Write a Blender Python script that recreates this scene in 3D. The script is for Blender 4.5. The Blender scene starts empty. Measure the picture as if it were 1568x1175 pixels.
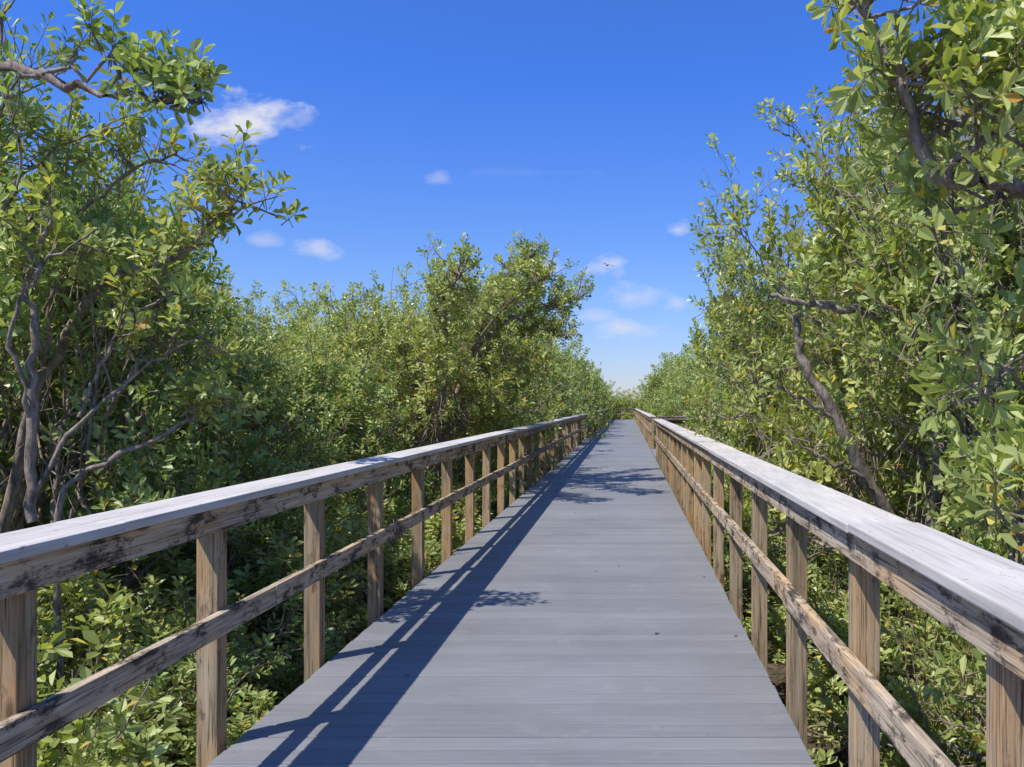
import bpy, math, random
import numpy as np
from mathutils import Vector
SEED=7
rng=np.random.default_rng(SEED); random.seed(SEED)
scene=bpy.context.scene
col=scene.collection
CAMZ=1.45; GZ=-1.0

# ---------------- helpers ----------------
def mesh_np(name,V,quads=None,tris=None,mats=(),qmat=None,tmat=None,smooth=False):
    V=np.asarray(V,dtype=np.float32)
    nq=0 if quads is None else len(quads); nt=0 if tris is None else len(tris)
    me=bpy.data.meshes.new(name)
    me.vertices.add(len(V)); me.vertices.foreach_set('co',V.ravel())
    idx=[]
    if nq: idx.append(np.asarray(quads,dtype=np.int32).ravel())
    if nt: idx.append(np.asarray(tris,dtype=np.int32).ravel())
    idx=np.concatenate(idx)
    starts=np.concatenate([np.arange(nq)*4, nq*4+np.arange(nt)*3]).astype(np.int32)
    me.loops.add(len(idx)); me.loops.foreach_set('vertex_index',idx)
    me.polygons.add(nq+nt); me.polygons.foreach_set('loop_start',starts)
    mi=np.zeros(nq+nt,dtype=np.int32)
    if qmat is not None: mi[:nq]=qmat
    me.polygons.foreach_set('material_index',mi)
    me.polygons.foreach_set('use_smooth',np.full(nq+nt,smooth,dtype=bool))
    for m in mats: me.materials.append(m)
    me.update(calc_edges=True)
    return me
def obj(name,data,parent=None,loc=None):
    o=bpy.data.objects.new(name,data); col.objects.link(o)
    if parent: o.parent=parent
    if loc is not None: o.location=loc
    return o
class Boxes:
    def __init__(s): s.V=[];s.Q=[];s.n=0
    def hexa(s,c):
        s.V.append(np.array(c,dtype=float)); n=s.n
        s.Q+= [[n,n+3,n+2,n+1],[n+4,n+5,n+6,n+7],[n,n+1,n+5,n+4],[n+1,n+2,n+6,n+5],[n+2,n+3,n+7,n+6],[n+3,n,n+4,n+7]]
        s.n+=8
    def box(s,x0,x1,y0,y1,z0,z1,j=0.0):
        c=np.array([[x0,y0,z0],[x1,y0,z0],[x1,y1,z0],[x0,y1,z0],[x0,y0,z1],[x1,y0,z1],[x1,y1,z1],[x0,y1,z1]],dtype=float)
        if j: c+=rng.uniform(-j,j,3)
        s.hexa(c)
    def make(s,name,mat,parent=None,bevel=0.0):
        me=mesh_np(name,np.concatenate(s.V),quads=s.Q,mats=[mat])
        o=obj(name,me,parent)
        if bevel:
            m=o.modifiers.new('bevel','BEVEL'); m.width=bevel; m.segments=2; m.limit_method='ANGLE'
        return o

# ---------------- materials ----------------
def newmat(name):
    m=bpy.data.materials.new(name); m.use_nodes=True
    nt=m.node_tree; nt.nodes.clear(); return m,nt
def N(nt,t,**k):
    n=nt.nodes.new(t)
    for a,b in k.items(): setattr(n,a,b)
    return n
def ramp(nt,stops,interp='LINEAR'):
    r=N(nt,'ShaderNodeValToRGB'); r.color_ramp.interpolation=interp
    el=r.color_ramp.elements
    while len(el)<len(stops): el.new(0.5)
    for e,(p,c) in zip(el,stops):
        e.position=p; e.color=(c[0],c[1],c[2],1) if not isinstance(c,(int,float)) else (c,c,c,1)
    return r
def mixc(nt,fac,a,b,mode='MIX'):
    m=N(nt,'ShaderNodeMix',data_type='RGBA',blend_type=mode)
    for s,v in ((m.inputs[0],fac),(m.inputs[6],a),(m.inputs[7],b)):
        if hasattr(v,'links'): nt.links.new(v,s)
        elif isinstance(v,(int,float)): s.default_value=v
        else: s.default_value=(*v,1)
    return m.outputs[2]
def noise(nt,vec,scale,detail=4,rough=0.55):
    n=N(nt,'ShaderNodeTexNoise'); n.inputs['Scale'].default_value=scale
    n.inputs['Detail'].default_value=detail; n.inputs['Roughness'].default_value=rough
    if vec is not None: nt.links.new(vec,n.inputs['Vector'])
    return n.outputs['Fac']
def mapping(nt,vec,scale):
    m=N(nt,'ShaderNodeMapping'); m.inputs['Scale'].default_value=scale
    nt.links.new(vec,m.inputs['Vector']); return m.outputs[0]
def finish(nt,colr,rough,bump=None,bstr=0.3,bdist=0.01,spec=0.3):
    p=N(nt,'ShaderNodeBsdfPrincipled'); out=N(nt,'ShaderNodeOutputMaterial')
    nt.links.new(colr,p.inputs['Base Color'])
    p.inputs['Roughness'].default_value=rough
    p.inputs['Specular IOR Level'].default_value=spec
    if bump is not None:
        b=N(nt,'ShaderNodeBump'); b.inputs['Strength'].default_value=bstr; b.inputs['Distance'].default_value=bdist
        nt.links.new(bump,b.inputs['Height']); nt.links.new(b.outputs[0],p.inputs['Normal'])
    nt.links.new(p.outputs[0],out.inputs[0]); return p

def wood(name,axis,light,mid,dark,mould=0.5,warm=(0.33,0.19,0.09),warmth=0.4,mlo=.50):
    m,nt=newmat(name)
    tc=N(nt,'ShaderNodeTexCoord').outputs['Object']
    geo=N(nt,'ShaderNodeNewGeometry')
    rnd=geo.outputs['Random Per Island']
    cmb=N(nt,'ShaderNodeCombineXYZ')
    mu=N(nt,'ShaderNodeMath',operation='MULTIPLY'); mu.inputs[1].default_value=37.0; nt.links.new(rnd,mu.inputs[0])
    for i in range(3): nt.links.new(mu.outputs[0],cmb.inputs[i])
    ad=N(nt,'ShaderNodeVectorMath',operation='ADD'); nt.links.new(tc,ad.inputs[0]); nt.links.new(cmb.outputs[0],ad.inputs[1])
    v=ad.outputs[0]
    s=[38,38,38]; s[axis]=1.6
    g=noise(nt,mapping(nt,v,s),1.0,6,0.65)
    s2=[130,130,130]; s2[axis]=3.5
    fine=noise(nt,mapping(nt,v,s2),1.0,4,0.6)
    r=ramp(nt,[(0.3,dark),(0.48,mid),(0.68,light)]); nt.links.new(g,r.inputs[0])
    c=r.outputs[0]
    s3=[5,5,5]; s3[axis]=1.3
    w=noise(nt,mapping(nt,v,s3),1.0,3,0.6)
    wr=ramp(nt,[(0.46,0.0),(0.60,warmth)]); nt.links.new(w,wr.inputs[0])
    c=mixc(nt,wr.outputs[0],c,warm)
    fr=ramp(nt,[(0.33,0.28),(0.47,1.0)]); nt.links.new(fine,fr.inputs[0])
    c=mixc(nt,1.0,c,fr.outputs[0],'MULTIPLY')
    s4=[12,12,12]; s4[axis]=4.5
    mo=noise(nt,mapping(nt,v,s4),1.0,8,0.78)
    mr=ramp(nt,[(mlo,0.0),(mlo+.08,mould)]); nt.links.new(mo,mr.inputs[0])
    c=mixc(nt,mr.outputs[0],c,(0.035,0.030,0.026))
    vo=N(nt,'ShaderNodeTexVoronoi'); vo.inputs['Scale'].default_value=1.0
    s5=[7,7,7]; s5[axis]=2.6
    nt.links.new(mapping(nt,v,s5),vo.inputs['Vector'])
    kr=ramp(nt,[(0.10,0.75),(0.16,0.0)]); nt.links.new(vo.outputs['Distance'],kr.inputs[0])
    c=mixc(nt,kr.outputs[0],c,(0.09,0.055,0.03))
    br=ramp(nt,[(0.0,0.74),(1.0,1.15)]); nt.links.new(rnd,br.inputs[0])
    c=mixc(nt,1.0,c,br.outputs[0],'MULTIPLY')
    finish(nt,c,0.85,fine,0.7,0.005,0.15)
    return m
W_fasc=wood('weathered_board_wood',1,(0.66,0.55,0.41),(0.48,0.38,0.27),(0.17,0.13,0.09),0.88,(0.66,0.42,0.21),0.6,.505)
W_post=wood('weathered_post_wood',2,(0.58,0.46,0.30),(0.44,0.33,0.20),(0.20,0.145,0.08),0.6,(0.60,0.35,0.16),0.6,.55)
W_side=wood('weathered_cross_wood',0,(0.55,0.48,0.4),(0.40,0.34,0.27),(0.17,0.14,0.11),0.7)
def capmat():
    m,nt=newmat('grey_cap_board')
    tc=N(nt,'ShaderNodeTexCoord').outputs['Object']
    rnd=N(nt,'ShaderNodeNewGeometry').outputs['Random Per Island']
    g=noise(nt,mapping(nt,tc,(70,2.2,70)),1.0,5,0.6); r=ramp(nt,[(0.3,(.48,.44,.39)),(.5,(.62,.575,.52)),(0.7,(.68,.635,.58))]); nt.links.new(g,r.inputs[0])
    b=noise(nt,mapping(nt,tc,(5,1.2,5)),1.0,5,0.65); b2=ramp(nt,[(0.3,.78),(.7,1.1)]); nt.links.new(b,b2.inputs[0])
    c=mixc(nt,1.0,r.outputs[0],b2.outputs[0],'MULTIPLY')
    s=noise(nt,mapping(nt,tc,(40,22,40)),1.0,3,0.6); s2=ramp(nt,[(.66,0.),(.72,.6)]); nt.links.new(s,s2.inputs[0])
    c=mixc(nt,s2.outputs[0],c,(.14,.12,.10))
    br=ramp(nt,[(0.0,0.9),(1.0,1.06)]); nt.links.new(rnd,br.inputs[0])
    c=mixc(nt,1.0,c,br.outputs[0],'MULTIPLY')
    finish(nt,c,.75,g,.3,.003,.2); return m
W_cap=capmat()

def deckmat():
    m,nt=newmat('grey_composite_decking')
    tc=N(nt,'ShaderNodeTexCoord').outputs['Object']
    rnd=N(nt,'ShaderNodeNewGeometry').outputs['Random Per Island']
    r=ramp(nt,[(0,(0.218,0.219,0.224)),(1,(0.252,0.253,0.258))]); nt.links.new(rnd,r.inputs[0])
    big=noise(nt,tc,0.8,5,0.6); br=ramp(nt,[(0.3,0.86),(0.7,1.1)]); nt.links.new(big,br.inputs[0])
    c=mixc(nt,1.0,r.outputs[0],br.outputs[0],'MULTIPLY')
    gr=noise(nt,mapping(nt,tc,(2,60,60)),1.0,5,0.7); g2=ramp(nt,[(0.3,0.86),(0.7,1.1)]); nt.links.new(gr,g2.inputs[0])
    c=mixc(nt,1.0,c,g2.outputs[0],'MULTIPLY')
    sp=noise(nt,tc,55,2,0.5); s2=ramp(nt,[(0.70,0.0),(0.76,0.6)]); nt.links.new(sp,s2.inputs[0])
    c=mixc(nt,s2.outputs[0],c,(0.11,0.095,0.07))
    st=noise(nt,tc,3.5,8,0.75); s3=ramp(nt,[(0.56,0.0),(0.70,0.35)]); nt.links.new(st,s3.inputs[0])
    c=mixc(nt,s3.outputs[0],c,(0.35,0.335,0.31))
    finish(nt,c,0.6,gr,0.3,0.003,0.3); return m
M_deck=deckmat()

def leafmat(name,stops,trans=0.35):
    m,nt=newmat(name)
    rnd=N(nt,'ShaderNodeNewGeometry').outputs['Random Per Island']
    r=ramp(nt,stops); nt.links.new(rnd,r.inputs[0])
    oi=N(nt,'ShaderNodeObjectInfo').outputs['Random']
    tr=ramp(nt,[(0,(0.84,0.94,0.98)),(0.5,(1,1,1)),(1,(1.10,1.03,0.9))]); nt.links.new(oi,tr.inputs[0])
    c=mixc(nt,1.0,r.outputs[0],tr.outputs[0],'MULTIPLY')
    p=N(nt,'ShaderNodeBsdfPrincipled'); nt.links.new(c,p.inputs['Base Color'])
    p.inputs['Roughness'].default_value=0.38; p.inputs['Specular IOR Level'].default_value=0.5
    t=N(nt,'ShaderNodeBsdfTranslucent')
    tcx=mixc(nt,1.0,c,(1.2,1.22,0.5),'MULTIPLY'); nt.links.new(tcx,t.inputs[0])
    mx=N(nt,'ShaderNodeMixShader'); mx.inputs[0].default_value=trans
    nt.links.new(p.outputs[0],mx.inputs[1]); nt.links.new(t.outputs[0],mx.inputs[2])
    o=N(nt,'ShaderNodeOutputMaterial'); nt.links.new(mx.outputs[0],o.inputs[0]); return m
M_leaf=leafmat('mangrove_leaf',[(0.0,(0.23,0.295,0.085)),(0.35,(0.36,0.435,0.13)),(0.7,(0.48,0.55,0.18)),(0.955,(0.60,0.64,0.27)),(0.98,(0.74,0.60,0.10)),(1.0,(0.52,0.27,0.07))],.38)
M_litter=leafmat('fallen_leaf',[(0.0,(0.14,0.09,0.05)),(0.5,(0.27,0.18,0.1)),(0.85,(0.38,0.28,0.15)),(1.0,(0.5,0.38,0.1))],0.1)
def barkmat(name,a,b):
    m,nt=newmat(name)
    tc=N(nt,'ShaderNodeTexCoord').outputs['Object']
    n=noise(nt,mapping(nt,tc,(22,22,9)),1.0,7,0.75)
    r=ramp(nt,[(0.35,a),(0.65,b)]); nt.links.new(n,r.inputs[0])
    finish(nt,r.outputs[0],0.9,n,0.9,0.015,0.1); return m
M_bark=barkmat('mangrove_bark',(0.10,0.078,0.06),(0.50,0.41,0.33))
M_twig=barkmat('mangrove_twig',(0.2,0.15,0.09),(0.32,0.27,0.14))
def groundmat():
    m,nt=newmat('mud_and_leaf_litter')
    tc=N(nt,'ShaderNodeTexCoord').outputs['Object']
    a=noise(nt,tc,1.5,8,0.7); v=N(nt,'ShaderNodeTexVoronoi'); v.inputs['Scale'].default_value=22; nt.links.new(tc,v.inputs['Vector'])
    r=ramp(nt,[(0.3,(0.04,0.032,0.022)),(0.6,(0.10,0.075,0.05)),(0.8,(0.17,0.13,0.085))]); nt.links.new(a,r.inputs[0])
    bw=N(nt,'ShaderNodeRGBToBW'); nt.links.new(v.outputs['Color'],bw.inputs[0])
    r2=ramp(nt,[(0.2,0.5),(0.8,1.5)]); nt.links.new(bw.outputs[0],r2.inputs[0])
    c=mixc(nt,1.0,r.outputs[0],r2.outputs[0],'MULTIPLY')
    finish(nt,c,0.85,a,0.6,0.05,0.2); return m
M_ground=groundmat()

# ---------------- leaf shoots ----------------
def leaf_v(p,d,n,L,w):
    s=np.cross(d,n); s/=np.linalg.norm(s); n=np.cross(s,d)
    f=0.14*w
    return [p, p+d*L*0.32-s*w*0.34+n*f*.6, p+d*L*0.72-s*w*0.5+n*f, p+d*L-n*0.08*L, p+d*L*0.72+s*w*0.5+n*f, p+d*L*0.32+s*w*0.34+n*f*.6]
def make_shoot(r):
    Ltw=r.uniform(0.12,0.20); pairs=r.integers(4,6)
    V=[]
    for i in range(pairs):
        t=(i+1)/pairs; a0=(i%2)*math.pi/2+r.uniform(-.35,.35)
        for k in range(2):
            if r.random()<0.08: continue
            a=a0+k*math.pi+r.uniform(-.25,.25)
            tilt=math.radians(r.uniform(55,90)*(1-t)+r.uniform(25,60)*t)
            d=np.array([math.sin(tilt)*math.cos(a),math.sin(tilt)*math.sin(a),math.cos(tilt)])
            n=np.array([-math.cos(tilt)*math.cos(a),-math.cos(tilt)*math.sin(a),math.sin(tilt)])
            n=n+r.normal(0,.22,3)
            L=r.uniform(0.060,0.090)*(1.0 if i<pairs-1 else .8); w=L*r.uniform(0.42,0.56)
            V+=leaf_v(np.array([0,0,Ltw*t*0.95])+d*0.006,d,n,L,w)
    nl=len(V)//6
    tw=[]
    for z,rr in ((-0.08,0.0035),(Ltw,0.0015)):
        for k in range(3): tw.append(np.array([rr*math.cos(k*2.094),rr*math.sin(k*2.094),z]))
    V=np.array(V+tw)
    base=np.arange(nl)[:,None]*6
    Q=np.concatenate([base+np.array([[0,1,2,3]]),base+np.array([[0,3,4,5]])])
    b=nl*6
    TQ=np.array([[b+k,b+(k+1)%3,b+3+(k+1)%3,b+3+k] for k in range(3)])
    return V,Q,TQ
_r=np.random.default_rng(3)
SHOOTS=[make_shoot(_r) for _ in range(14)]
def stamp_shoots(P,D,S,r):
    P=np.array(P);D=np.array(D);S=np.array(S)
    D/=np.linalg.norm(D,axis=1)[:,None]
    up=r.normal(0,1,(len(P),3)); X=np.cross(up,D); X/=np.linalg.norm(X,axis=1)[:,None]; Y=np.cross(D,X)
    R=np.stack([X,Y,D],axis=2)*S[:,None,None]
    which=r.integers(0,len(SHOOTS),len(P))
    Vs=[];Qs=[];Ms=[];off=0
    for t,(V,Q,TQ) in enumerate(SHOOTS):
        ix=np.where(which==t)[0]
        if len(ix)==0: continue
        VV=np.einsum('nij,vj->nvi',R[ix],V)+P[ix][:,None,:]
        n=len(V)
        o=(off+np.arange(len(ix))*n)[:,None,None]
        A=(Q[None]+o).reshape(-1,4); B=(TQ[None]+o).reshape(-1,4)
        Vs.append(VV.reshape(-1,3)); Qs+= [A,B]; Ms+=[np.zeros(len(A),int),np.ones(len(B),int)]
        off+=n*len(ix)
    return np.concatenate(Vs),np.concatenate(Qs),np.concatenate(Ms)
def tubes(lines,sides=6):
    Vs=[];Qs=[];off=0
    ang=np.arange(sides)*2*math.pi/sides
    for pts,rad in lines:
        pts=np.array(pts);rad=np.array(rad);n=len(pts)
        T=np.gradient(pts,axis=0); T/=np.linalg.norm(T,axis=1)[:,None]+1e-9
        ref=np.array([0.3,0.2,1.0]) if abs(T[0][2])<0.8 else np.array([1.0,0.1,0])
        X=np.cross(T,ref); X/=np.linalg.norm(X,axis=1)[:,None]; Y=np.cross(T,X)
        ring=pts[:,None,:]+rad[:,None,None]*(np.cos(ang)[None,:,None]*X[:,None,:]+np.sin(ang)[None,:,None]*Y[:,None,:])
        Vs.append(ring.reshape(-1,3))
        i=np.arange(n-1)[:,None]*sides; k=np.arange(sides)[None]
        a=i+k;b=i+(k+1)%sides
        Qs.append(np.stack([a,b,b+sides,a+sides],axis=2).reshape(-1,4)+off); off+=n*sides
    return np.concatenate(Vs),np.concatenate(Qs)
def grow_tree(seed,H=5.0,R=2.0,stems=4,maxl=5,kids=(2,4),nshoot=4000,lens=(1.0,.95,.8,.6,.45,.3),minr=0,thick=1.0,bare=0):
    r=np.random.default_rng(seed); rb=np.random.default_rng(seed+500); lines=[];P=[];D=[]
    def grow(p,d,L,rad,lvl,phi):
        n=5; pts=[p];dirs=[d]
        for i in range(n):
            out=np.array([math.cos(phi),math.sin(phi),0])
            d=d+r.normal(0,.20,3)+np.array([0,0,0.05])+out*0.05
            d/=np.linalg.norm(d); p=p+d*L/n; pts.append(p); dirs.append(d)
        r1=rad*0.68
        lines.append((pts,np.linspace(rad,r1,n+1)))
        if bare and 1<=lvl<=3:
            for _ in range(bare):
                q=pts[rb.integers(1,n)]; o=np.array([q[0],q[1],0]); o/=np.linalg.norm(o)+1e-6
                bd=o*.8+rb.normal(0,.5,3); bd/=np.linalg.norm(bd); bl=rb.uniform(.35,.9); bp=[q]
                for i in range(5):
                    bd=bd+rb.normal(0,.22,3); bd/=np.linalg.norm(bd); bp.append(bp[-1]+bd*bl/5)
                br=rb.uniform(.006,.011); lines.append((bp,np.linspace(br,.0025,6)))
                for i in (2,3):
                    e=bd+rb.normal(0,.6,3); e/=np.linalg.norm(e); lines.append(([bp[i],bp[i]+e*bl*.22,bp[i]+e*bl*.4+rb.normal(0,.03,3)],[br*.55,br*.4,.002]))
        if lvl>=maxl-1:
            for j in range(5):
                t=r.uniform(0.25,1.0) if j else 1.0
                k=min(n,int(t*n)); q=pts[k]
                dd=dirs[k]*.6+np.array([0,0,.55])+r.normal(0,.45,3)
                P.append(q+dd*0.03+r.normal(0,.02,3)); D.append(dd)
        if lvl<maxl:
            c=r.integers(kids[0],kids[1]+1)
            a0=r.uniform(0,6.28)
            for j in range(c):
                t=1.0 if j==0 else r.uniform(0.35,0.95)
                k=int(round(t*n)); q=pts[k]; bd=dirs[k]
                a=a0+j*2.4
                ax=np.cross(bd,[math.cos(a),math.sin(a),0.3]); ax/=np.linalg.norm(ax)
                sp=math.tan(math.radians(r.uniform(12,28) if j==0 else r.uniform(38,68)))
                nd=bd+ax*sp; nd/=np.linalg.norm(nd)
                if nd[2]<-0.25: nd[2]*=-.3
                grow(q,nd,lens[lvl+1]*r.uniform(.7,1.25),r1*(0.94 if j==0 else 0.74),lvl+1,math.atan2(q[1],q[0]))
    for s in range(stems):
        a=s*6.283/stems+r.uniform(-.5,.5); tl=r.uniform(.3,.75)
        grow(np.array([math.cos(a)*.08,math.sin(a)*.08,-0.05]),np.array([math.cos(a)*tl,math.sin(a)*tl,1.0]),lens[0]*r.uniform(.8,1.15),r.uniform(.045,.07)*thick,0,a)
    P=np.array(P);D=np.array(D)
    top=P[:,2].max()+.12; rr=np.percentile(np.hypot(P[:,0],P[:,1]),92)
    sc=np.array([R/rr,R/rr,H/top])
    P=P*sc; lines=[(np.array(l)*sc,w) for l,w in lines if w[0]>minr]
    cl=np.floor((P+[50,50,50])/0.6).astype(int); key=(cl[:,0]*7919+cl[:,1]*104729+cl[:,2]*1299709)%1000/1000.0
    w=np.clip(0.15+key*1.25,0,1.3); u=r.random(len(P))/w
    keep=np.argsort(u)[:nshoot]
    return lines,P[keep],D[keep],r
def tree_meshes(tag,ls=1.0,**k):
    lines,P,D,r=grow_tree(**k)
    V,Q=tubes(lines,5 if ls<1.3 else 4); wood_me=mesh_np(tag+'_wood',V,quads=Q,mats=[M_bark],smooth=True)
    V,Q,M=stamp_shoots(P,D,r.uniform(.85,1.2,len(P))*ls,r)
    return wood_me,mesh_np(tag+'_foliage',V,quads=Q,mats=[M_leaf,M_twig],qmat=M)
TV=[tree_meshes('mangrove_%d'%i,seed=20+i,stems=[4,5,4,5][i],nshoot=3250,thick=1.15,bare=1) for i in range(4)]
FV=[tree_meshes('far_mangrove_%d'%i,seed=40+i,stems=5,maxl=4,kids=(3,4),lens=(1.1,1.05,.9,.6,.4),nshoot=1400,ls=1.4,minr=.01) for i in range(3)]
GV=[tree_meshes('farther_mangrove_%d'%i,seed=50+i,stems=5,maxl=4,kids=(3,4),lens=(1.1,1.05,.9,.6,.4),nshoot=650,ls=2.1,minr=.02) for i in range(3)]
SV=[tree_meshes('shrub_%d'%i,seed=60+i,H=1.6,R=0.75,stems=5,maxl=3,kids=(2,4),lens=(.5,.4,.3,.25),nshoot=360,thick=.5) for i in range(3)]
ti=[0]
def put(kind,x,y,top,R,name=None,parent=None):
    if kind=='t' and y>16.5: kind='f'
    if kind=='f' and y>38: kind='g'
    lib,h0,r0={'t':(TV,5.0,2.0),'f':(FV,5.0,2.0),'g':(GV,5.0,2.0),'s':(SV,1.6,.75)}[kind]
    w,f=lib[ti[0]%len(lib)]; ti[0]+=1
    o=obj(name or ('mangrove_shrub' if kind=='s' else 'mangrove_tree'),w,parent)
    o.location=(x,y,GZ); o.rotation_euler=(0,0,random.uniform(0,6.28))
    s=(top-GZ)/h0; q=R/r0; o.scale=(q,q*random.uniform(.92,1.08),s)
    obj('foliage',f,o); return o
for t in [(-4.7,6.3,4.75,2.1),(-6.4,9.4,5.0,2.3),(-4.5,9.4,3.1,1.7),(-5.6,7.6,4.0,1.9),(-4.9,12.4,3.35,1.9),(-3.6,15.4,4.3,2.2),
          (-7.2,15,3.8,2.2),(-3.4,18.8,4.75,2.1),(-4.0,23,4.7,2.0),(-4.0,27,4.6,2.0),(-6.0,18.5,4.3,2.3),(-8.4,12,3.6,2.2),(-6.2,3.9,3.8,1.8)]:
    put('t',*t)
for t in [(3.4,5.2,4.8,1.9),(3.4,8.2,5.5,2.3),(3.15,12.0,5.8,2.2),(3.3,15.8,5.2,2.0),(3.1,19.4,4.2,1.7),(4.4,25.6,4.5,1.9),(3.5,31,4.3,1.9),
          (6.0,10.0,6.4,2.7),(6.8,15,6.4,2.6),(2.75,4.3,3.0,1.25)]:
    put('t',*t)
def lerp(xs,ys,x): return float(np.interp(x,xs,ys))
LX=[0,150,250,330,600,680,740,860,890,915,945]; LY=[60,110,230,405,415,395,385,460,525,565,585]
y=31.5
while y<86:
    for side in (-1,1):
        if side>0 and y<34: continue
        x=side*(3.6+random.uniform(-.2,.5)); px=960+1340*x/y
        R=random.uniform(1.8,2.2)
        if side<0: top=CAMZ+(620-lerp(LX,LY,px+15))/1340*y; top=min(max(top,2.9),5.0)
        else: top=2.6+0.042*y+random.uniform(-.3,.3)
        put('t',x,y,top,R)
    y+=random.uniform(3.0,3.8)
forest=bpy.data.objects.new('distant_mangrove_forest',None); col.objects.link(forest)
for row,(X,sp) in enumerate([(7.6,3.8),(11.6,4.8),(17,6.5)]):
    for side in (-1,1):
        y=(13 if row else 22)+random.uniform(0,2)
        if row>1: y=X*1.05
        while y<(92,75,60)[row]:
            x=side*(X+random.uniform(-.8,.8)); px=960+1340*x/y
            if -400<px<1850:
                if side<0: top=CAMZ+(620-lerp(LX,LY,px)-8)/1340*y*random.uniform(.88,1.0)
                else: top=CAMZ+(620-lerp([985,1050,1075,1150,1250],[535,480,440,280,170],px))/1340*y*random.uniform(.88,1.0)
                put('f',x,y,min(max(top,2.8),6.2),random.uniform(2.3,2.9),'tree',forest)
            y+=sp*random.uniform(.85,1.15)
for y in (89,94):
    x=-14
    while x<15:
        put('f',x,y,3.5+random.uniform(-.3,.5)+(y-89)*.08,2.4,'tree',forest); x+=random.uniform(2.6,3.3)
for side in (-1,1):
    y=2.6
    while y<38:
        x=side*(2.95 if side<0 else 2.0)+random.uniform(-.3,.35)
        if side>0 and 22.5<y<30: x+=1.6
        put('s',x,y,random.uniform(-.2,.5) if side<0 else random.uniform(.1,.7),random.uniform(.65,.95))
        if random.random()<.6: put('s',side*random.uniform(3.6,5.4),y+random.uniform(-.5,.5),random.uniform(.0,.9),random.uniform(.8,1.1))
        y+=random.uniform(1.1,1.7) if side<0 else random.uniform(.8,1.25)
for t in [(-3.3,4.3,.75,.9),(-3.9,5.4,.8,1.0),(-2.75,5.1,.2,.7),(-3.1,6.3,.45,.8),(-3.3,8.2,.5,.9),(-2.7,3.6,.3,.6),(-4.6,7.0,.6,1.0)]:
    put('s',*t)

# custom near trees with over-hanging limbs
def limb_tree(limbs,seed,dens=26,spread=.22,wr=1.0,ls=1.0):
    r=np.random.default_rng(seed); lines=[];P=[];D=[]
    for pts,r0,r1,leaf0 in limbs:
        pts=np.array(pts,float)
        t=np.linspace(0,1,len(pts)); tt=np.linspace(0,1,len(pts)*5)
        q=np.stack([np.interp(tt,t,pts[:,i]) for i in range(3)],1)
        for _ in range(2): q[1:-1]=(q[:-2]+q[1:-1]*2+q[2:])/4
        q[1:-1]+=r.normal(0,.011,q[1:-1].shape)
        rad=np.linspace(r0,r1,len(q))*r.uniform(.85,1.2,len(q))
        lines.append((q,rad))
        L=np.linalg.norm(np.diff(q,axis=0),axis=1).sum()
        if leaf0>=1: continue
        for j in range(int(L*(1-leaf0)*dens/3)):
            kk=r.uniform(leaf0,1)*(len(q)-1); k=int(kk); s=q[k]+(q[min(k+1,len(q)-1)]-q[k])*(kk-k); d=r.normal(0,1,3)+np.array([0,0,.6]); d/=np.linalg.norm(d)
            e=s+d*r.uniform(.4,1.6)*spread; m=(s+e)/2+r.normal(0,.02,3)
            lines.append(([s,m,e],[.007*wr,.005*wr,.003*wr]))
            for c in range(3):
                dd=d*.6+r.normal(0,.5,3)+np.array([0,0,.5]); b=s+(e-s)*r.uniform(.4,1)
                P.append(b);D.append(dd)
    V,Q=tubes(lines,7)
    o=obj('mangrove_tree',mesh_np('limb_wood',V,quads=Q,mats=[M_bark],smooth=True))
    V,Q,M=stamp_shoots(P,D,r.uniform(.85,1.2,len(P))*ls,r)
    obj('foliage',mesh_np('limb_foliage',V,quads=Q,mats=[M_leaf,M_twig],qmat=M),o)
def W(px,py,y): return ((px-960)/1340*y,y,CAMZ-(py-620)/1340*y)
limb_tree([
 ([(2.7,3.6,-1.05),(2.5,3.5,0.3),(2.2,3.3,1.5),(1.75,3.15,2.1),W(1568,285,3.0),W(1440,275,3.0),W(1408,215,2.98),W(1385,150,2.95),W(1350,60,2.95),W(1300,0,3.0)],.045,.010,.70),
 ([W(1600,290,3.02),W(1560,300,3.05),W(1490,318,3.15),W(1420,330,3.2)],.012,.005,.5),
 ([W(1440,275,3.0),W(1480,230,2.9),W(1540,200,2.85),W(1600,120,2.85),W(1620,20,2.8)],.014,.006,.1),
 ([W(1408,215,2.98),W(1470,190,3.1),W(1530,130,3.2),W(1560,60,3.2)],.012,.005,.1),
 ([(2.2,3.3,1.5),W(1620,500,3.3),W(1540,560,3.2),W(1500,620,3.2)],.016,.005,.4),
 ([(2.5,3.5,0.3),(1.8,3.2,.6),W(1560,760,3.0),W(1560,840,2.9)],.014,.005,.3),
],5,dens=44)
limb_tree([
 ([(-2.4,2.1,-1.05),(-2.3,2.0,.6),(-2.0,1.95,1.7),W(-60,90,1.95),W(120,135,1.92),W(230,150,1.9),W(310,158,1.9)],.022,.003,.80),
 ([W(-60,90,1.95),W(60,120,1.93),W(160,100,1.92),W(240,110,1.9)],.006,.003,.5),
],8,dens=45,spread=.05,wr=.5,ls=.45)
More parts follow.
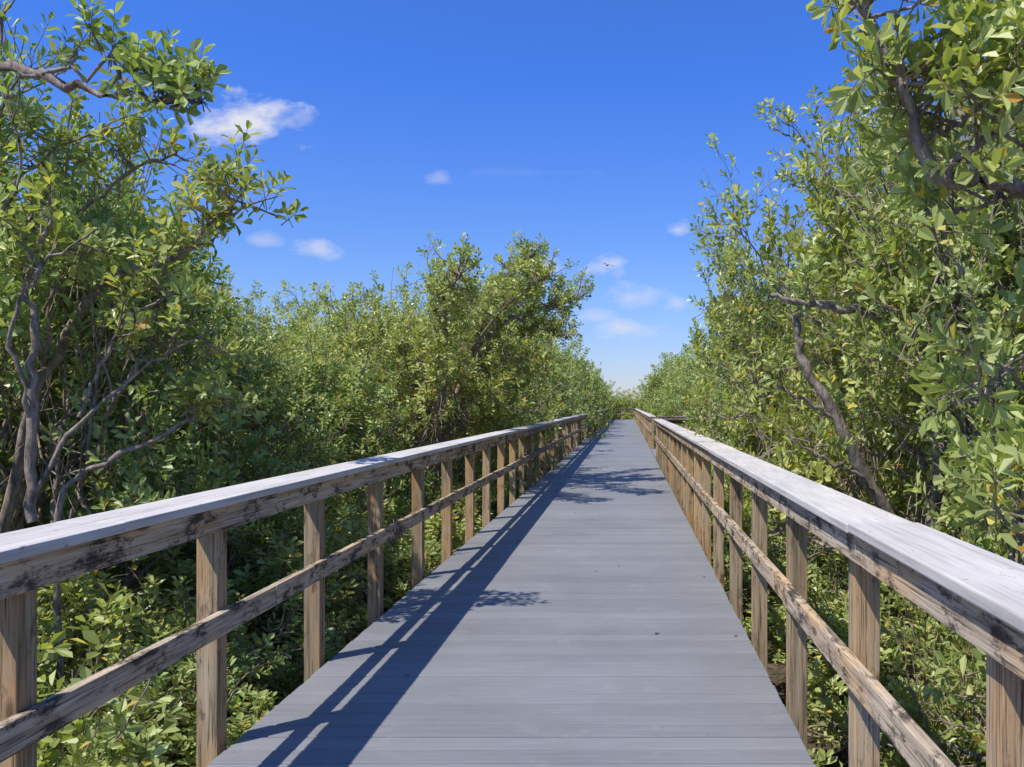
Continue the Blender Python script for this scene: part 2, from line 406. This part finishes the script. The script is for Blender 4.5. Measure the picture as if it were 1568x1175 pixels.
limb_tree([
 ([(2.9,7.4,-1.05),W(1420,860,6.2),W(1340,760,6.0),W(1280,640,5.9),W(1230,560,5.9),W(1215,500,5.9),W(1228,462,5.9)],.06,.02,.88),
 ([W(1430,520,6.1),W(1340,480,5.9),W(1250,465,5.85),W(1180,455,5.8)],.03,.016,.85),
 ([W(1420,860,6.2),W(1440,690,6.2),W(1430,520,6.1),W(1450,400,6.2),W(1500,300,6.3)],.045,.02,.7),
 ([W(1280,640,5.9),W(1225,610,5.8),W(1180,590,5.7)],.018,.008,.7),
 ([W(1430,430,6.1),W(1350,408,5.9),W(1290,400,5.8)],.02,.008,.7),
 ([W(1340,760,6.0),W(1310,720,5.8),W(1250,700,5.7),W(1200,660,5.7)],.016,.006,.8),
],11,dens=20)
limb_tree([
 ([(-3.5,15.4,-1.05),(-3.2,15.3,1.0),(-2.7,15.2,2.4),(-2.0,15.3,3.0),(-1.3,15.6,3.25),(-.85,15.8,3.35)],.07,.012,.45),
 ([(-2.7,15.2,2.4),(-2.1,14.2,2.9),(-1.6,13.4,3.2),(-1.35,12.9,3.25)],.03,.008,.3),
 ([(-2.7,15.2,2.4),(-2.5,16.0,3.3),(-2.1,17.2,3.9),(-1.5,18.0,4.1)],.03,.008,.3),
 ([(-3.2,15.3,1.0),(-2.9,14.0,2.2),(-2.6,12.6,3.0),(-2.2,11.6,3.2)],.03,.008,.4),
 ([(-2.0,15.3,3.0),(-1.5,16.2,2.8),(-1.15,16.8,2.7)],.02,.006,.1),
 ([(-2.7,15.2,2.4),(-2.1,15.2,2.3),(-1.6,15.0,2.2),(-1.3,14.8,2.1)],.02,.006,.2),
 ([(-2.7,15.2,2.4),(-2.3,15.2,3.3),(-1.9,15.3,3.9),(-1.6,15.4,4.1)],.02,.006,.2),
],17,dens=85,spread=.36,wr=1.4)
limb_tree([
 ([(-4.7,6.0,-1.05),(-4.2,5.9,.6),(-3.8,5.7,1.7),(-3.3,5.6,2.3),W(270,400,5.5),W(330,335,5.4),W(388,312,5.4)],.045,.006,.65),
 ([(-3.8,5.7,1.7),(-3.6,5.6,2.6),W(200,260,5.5),W(270,235,5.4)],.02,.006,.55),
 ([(-3.8,5.7,1.7),(-3.9,5.5,2.8),W(90,220,5.4),W(190,190,5.3)],.02,.006,.5),
 ([W(50,800,5.0),W(45,640,5.0),W(55,520,5.0),W(40,420,5.0),W(80,340,5.0)],.03,.012,.8),
 ([W(50,760,5.0),W(120,640,5.1),W(230,560,5.2),W(330,500,5.3)],.015,.006,.6),
 ([W(45,640,5.0),W(10,500,4.9),W(60,410,4.9),W(150,350,4.9)],.015,.006,.5),
 ([(-3.4,5.3,-1.05),W(80,760,5.1),W(200,690,5.2),W(300,640,5.4),W(350,600,5.5)],.022,.008,.7),
 ([W(120,640,5.1),W(150,560,5.1),W(200,480,5.1),W(280,440,5.2)],.012,.005,.4),
],23,dens=36,spread=.22)

# ---------------- ground, litter, roots ----------------
n=90; g=np.concatenate([np.linspace(-500,-30,12)[:-1],np.linspace(-30,30,n),np.linspace(30,500,12)[1:]])
gy=g+25
X,Y=np.meshgrid(g,gy,indexing='ij'); Z=GZ+0.05*np.sin(X*1.7+Y*.6)+.04*np.sin(Y*2.3-X)
V=np.stack([X,Y,Z],2).reshape(-1,3); m=len(g)
i=np.arange(m-1)[:,None]*m+np.arange(m-1)[None]
Q=np.stack([i,i+m,i+m+1,i+1],2).reshape(-1,4)
obj('ground',mesh_np('ground',V,quads=Q,mats=[M_ground],smooth=True))
r=np.random.default_rng(9)
def scatter_leaves(name,cnt,xr,yr,z,mat,flat=.5,L0=(.05,.09)):
    V=[]
    for i in range(cnt):
        a=r.uniform(0,6.28); d=np.array([math.cos(a),math.sin(a),r.normal(0,.2*flat)]); d/=np.linalg.norm(d)
        L=r.uniform(*L0)
        V+=leaf_v(np.array([r.uniform(*xr),r.uniform(*yr),z+r.uniform(0,.03)*flat]),d,np.array([0,0,1.])+r.normal(0,.3*flat,3),L,L*.45)
    b=np.arange(cnt)[:,None]*6
    Q=np.concatenate([b+np.array([[0,1,2,3]]),b+np.array([[0,3,4,5]])])
    obj(name,mesh_np(name,np.array(V),quads=Q,mats=[mat]))
scatter_leaves('leaf_litter',8000,(-9,7),(2,20),GZ+.06,M_litter,1.0,(.06,.11))
scatter_leaves('fallen_leaves',18,(-1.5,.7),(3.5,20),.004,M_litter,.12,(.03,.05))
lines=[]
for i in range(5000):
    side=-1 if r.random()<.6 else 1
    x=side*r.uniform(1.6,7); y=r.uniform(1.5,22); h=r.uniform(.12,.45)
    p=np.array([x,y,GZ-.05]); lines.append(([p,p+[r.normal(0,.02),r.normal(0,.02),h*.6],p+[r.normal(0,.05),r.normal(0,.05),h]],[.008,.006,.003]))
V,Q=tubes(lines,4)
obj('mangrove_roots',mesh_np('mangrove_roots',V,quads=Q,mats=[barkmat('root_bark',(.06,.045,.035),(.24,.18,.14))]))

# ---------------- boardwalk ----------------
XL,XR=-1.685,0.757
Y0,Y1=-2.0,84.0
bw=bpy.data.objects.new('boardwalk',None); col.objects.link(bw)
B=Boxes(); y=Y0
while y<Y1:
    jj=random.uniform(-.0012,.0012)
    B.box(XL-random.uniform(0,.006),XR+random.uniform(0,.006),y,y+.134,-.026+jj,jj)
    y+=.142
y=24.1
while y<28.6:
    B.box(XR+.02,2.05,y,y+.136,-.027,-.001); y+=.142
B.make('deck_boards',M_deck,bw,.005)
B=Boxes()
y=Y0
while y<Y1-.1:
    for x in (XL+.02,-.9,-.45,0.0,.4,XR-.06): B.box(x,x+.04,y,min(y+4.87,Y1),-.26,-.03)
    y+=4.88
B.make('joists',W_fasc,bw)
B=Boxes(); y=Y0+.6
while y<Y1:
    for x in (XL+.10,XR-.26): B.box(x,x+.16,y,y+.16,GZ-.2,-.265)
    B.box(XL+.0,XR,y-.045,y-.003,-.5,-.27)
    y+=2.44
B.make('support_piles',W_post,bw)
RT=1.06
def rail(ys,side,xin,segs,capw=.235,parentname='wooden_railing',post_start=None):
    e=bpy.data.objects.new(parentname,None); col.objects.link(e)
    s=side
    def bx(B,a,b,*rest,j=0): B.box(min(a,b),max(a,b),*rest,j)
    C=Boxes();F=Boxes();M=Boxes();P=Boxes()
    y0,y1=ys
    y=post_start
    while y<y1:
        if y>y0: 
            jx=random.uniform(-.006,.006)
            bx(P,xin+s*.040+jx,xin+s*.129+jx,y-.0445,y+.0445,-.45,RT-.036)
        y+=1.22
    y=y0; 
    while y<y1-.05:
        L=min(segs,y1-y)
        bx(C,xin-s*.035,xin+s*(capw-.035),y+.003,y+L-.003,RT-.034,RT,j=.004)
        y+=L
    y=y0-1.1 if y0<0 else y0
    while y<y1-.05:
        L=min(3.66,y1-y); bx(F,xin,xin+s*.038,y+.003,y+L-.003,RT-.138,RT-.038,j=.003)
        bx(M,xin,xin+s*.038,y+.003,y+L-.003,.485,.58,j=.005); y+=L
    C.make('cap_rail',W_cap,e,.006);F.make('upper_rail',W_fasc,e,.003);M.make('middle_rail',W_fasc,e,.003);P.make('posts',W_post,e,.003)
    return e
pl=1340*1.77/635; pr=1340*.84/362
rail((Y0,Y1),-1,XL,4.88,post_start=pl-4*1.22)
rail((Y0,24.0),1,XR,4.88,post_start=pr-4*1.22)
rail((28.7,Y1),1,XR,4.88,post_start=28.76)
def crossrail(name,x0,x1,y,dirn):
    e=bpy.data.objects.new(name,None); col.objects.link(e)
    C=Boxes();F=Boxes();P=Boxes()
    C.box(x0,x1,*sorted((y-dirn*.035,y+dirn*.2)),RT-.031,RT+.003)
    F.box(x0,x1,*sorted((y,y+dirn*.038)),RT-.136,RT-.038); F.box(x0,x1,*sorted((y,y+dirn*.038)),.485,.58)
    k=max(1,round((x1-x0)/1.2))
    for i in range(k+1):
        x=x0+.05+(x1-x0-.1)*i/k; P.box(x-.044,x+.044,*sorted((y+dirn*.04,y+dirn*.129)),-.3,RT-.036)
    C.make('cap_rail',W_side,e,.005);F.make('rails',W_side,e,.003);P.make('posts',W_post,e,.003)
crossrail('wooden_railing',XR+.26,2.0,23.98,-1)
crossrail('wooden_railing',XR+.26,2.0,28.72,1)
rail((23.9,28.9),1,2.05,5.0,post_start=24.2)
crossrail('end_railing',XL+.05,XR-.05,Y1-.2,1)

# ---------------- bird ----------------
def bird(loc):
    me=bpy.data.meshes.new('bird')
    Vb=[];Fb=[]
    secs=[(-.20,.004),(-.14,.022),(-.05,.045),(.04,.05),(.10,.034),(.14,.030),(.17,.022),(.20,.006)]
    for x,rr in secs:
        for k in range(8):
            a=k*math.pi/4; Vb.append((x,rr*math.cos(a),rr*.85*math.sin(a)))
    for i in range(len(secs)-1):
        for k in range(8): Fb.append((i*8+k,i*8+(k+1)%8,(i+1)*8+(k+1)%8,(i+1)*8+k))
    for s in (-1,1):
        b=len(Vb)
        Vb+=[(.08,s*.03,.02),(-.06,s*.03,.015),(.11,s*.20,.09),(-.04,s*.20,.08),(.04,s*.40,.07),(-.05,s*.36,.065),(-.03,s*.50,.04)]
        Fb+=[(b,b+1,b+3,b+2),(b+2,b+3,b+5,b+4),(b+4,b+5,b+6)]
    b=len(Vb); Vb+=[(-.15,-.02,0),(-.15,.02,0),(-.28,.06,0),(-.30,0,.005),(-.28,-.06,0)]; Fb+=[(b,b+1,b+2,b+3,b+4)]
    me.from_pydata(Vb,[],Fb); m,nt=newmat('bird_feathers'); rr=ramp(nt,[(0,(.03,.028,.025)),(1,(.06,.05,.045))]); nt.links.new(noise(nt,None,20),rr.inputs[0]); finish(nt,rr.outputs[0],.8); me.materials.append(m)
    o=obj('flying_bird',me,None,loc); o.rotation_euler=(0.2,0,math.radians(115))
bird(W(930,407,55))

# ---------------- world ----------------
w=bpy.data.worlds.new("World"); scene.world=w; w.use_nodes=True; nt=w.node_tree; nt.nodes.clear()
sd=Vector((-.51,-.42,1.0)).normalized()
elev=math.asin(sd.z); az=math.atan2(sd.x,sd.y)
sky=N(nt,'ShaderNodeTexSky',sky_type='NISHITA'); sky.sun_disc=False; sky.sun_elevation=elev; sky.sun_rotation=az
sky.air_density=1.0; sky.dust_density=0.2; sky.ozone_density=2.0
tc=N(nt,'ShaderNodeTexCoord').outputs['Generated']
sep=N(nt,'ShaderNodeSeparateXYZ'); nt.links.new(tc,sep.inputs[0])
tint=ramp(nt,[(0.0,(.60,.62,.90)),(0.12,(.50,.66,1.06)),(0.35,(.30,.62,1.36)),(.6,(.42,.72,1.30))])
nt.links.new(sep.outputs[2],tint.inputs[0])
skyc=mixc(nt,1.0,sky.outputs[0],tint.outputs[0],'MULTIPLY')
def M(op,a,b=None,c=None,clamp=False):
    n=N(nt,'ShaderNodeMath',operation=op); n.use_clamp=clamp
    for i,v in enumerate((a,b,c)):
        if v is None: continue
        if hasattr(v,'links'): nt.links.new(v,n.inputs[i])
        else: n.inputs[i].default_value=v
    return n.outputs[0]
yy=M('MAXIMUM',sep.outputs[1],0.05)
u=M('DIVIDE',sep.outputs[0],yy); v=M('DIVIDE',sep.outputs[2],yy)
cmb=N(nt,'ShaderNodeCombineXYZ'); nt.links.new(u,cmb.inputs[0]); nt.links.new(v,cmb.inputs[1])
cn=noise(nt,mapping(nt,cmb.outputs[0],(16,30,1)),1.0,8,0.62)
cn2=M('MULTIPLY',M('SUBTRACT',cn,0.5),4.2)
clouds=[(375,186,84,34,1),(440,186,45,22,.6),(675,272,17,12,.3),(405,368,20,11,.35),(490,381,28,16,.55),(830,408,24,17,.55),(933,407,32,13,.7),(967,455,40,18,.5),(957,503,48,13,.65),(912,486,30,11,.4),(1038,353,19,11,.6),(1365,182,35,20,.8),(1040,467,17,10,.5),(800,265,90,6,.06)]
tot=None
for px,py,rx,ry,op in clouds:
    du=M('DIVIDE',M('SUBTRACT',u,(px-960)/1340),rx/1340); dv=M('DIVIDE',M('SUBTRACT',v,(620-py)/1340),ry/1340)
    d=M('SQRT',M('ADD',M('MULTIPLY',du,du),M('MULTIPLY',dv,dv)))
    f=M('MULTIPLY',M('SUBTRACT',1.2,M('ADD',d,cn2)),0.85,clamp=True)
    f=M('MULTIPLY',f,op)
    tot=f if tot is None else M('MAXIMUM',tot,f)
fr=M('MULTIPLY',tot,M('GREATER_THAN',sep.outputs[1],0.06))
cc=mixc(nt,fr,skyc,(5.0,5.1,5.8))
bg=N(nt,'ShaderNodeBackground'); bg.inputs[1].default_value=0.15; nt.links.new(cc,bg.inputs[0])
wo=N(nt,'ShaderNodeOutputWorld'); nt.links.new(bg.outputs[0],wo.inputs[0])

sun=bpy.data.lights.new('sun','SUN'); sun.energy=5.0; sun.angle=math.radians(.5); sun.color=(1,.96,.88)
so=obj('sun',sun); so.rotation_euler=(-sd).to_track_quat('-Z','Y').to_euler(); so.location=(-10,-5,20)
# ---------------- camera ----------------
cam=bpy.data.cameras.new('camera'); cam.sensor_width=36; cam.lens=36*1340/1568; cam.shift_x=-176/1568; cam.shift_y=32/1568
cam.clip_start=.05; cam.clip_end=2000
co=obj('camera',cam,None,(0,0,CAMZ)); co.rotation_euler=(math.radians(90),0,0)
scene.camera=co
scene.view_settings.view_transform='Standard'; scene.view_settings.look='None'; scene.view_settings.exposure=0
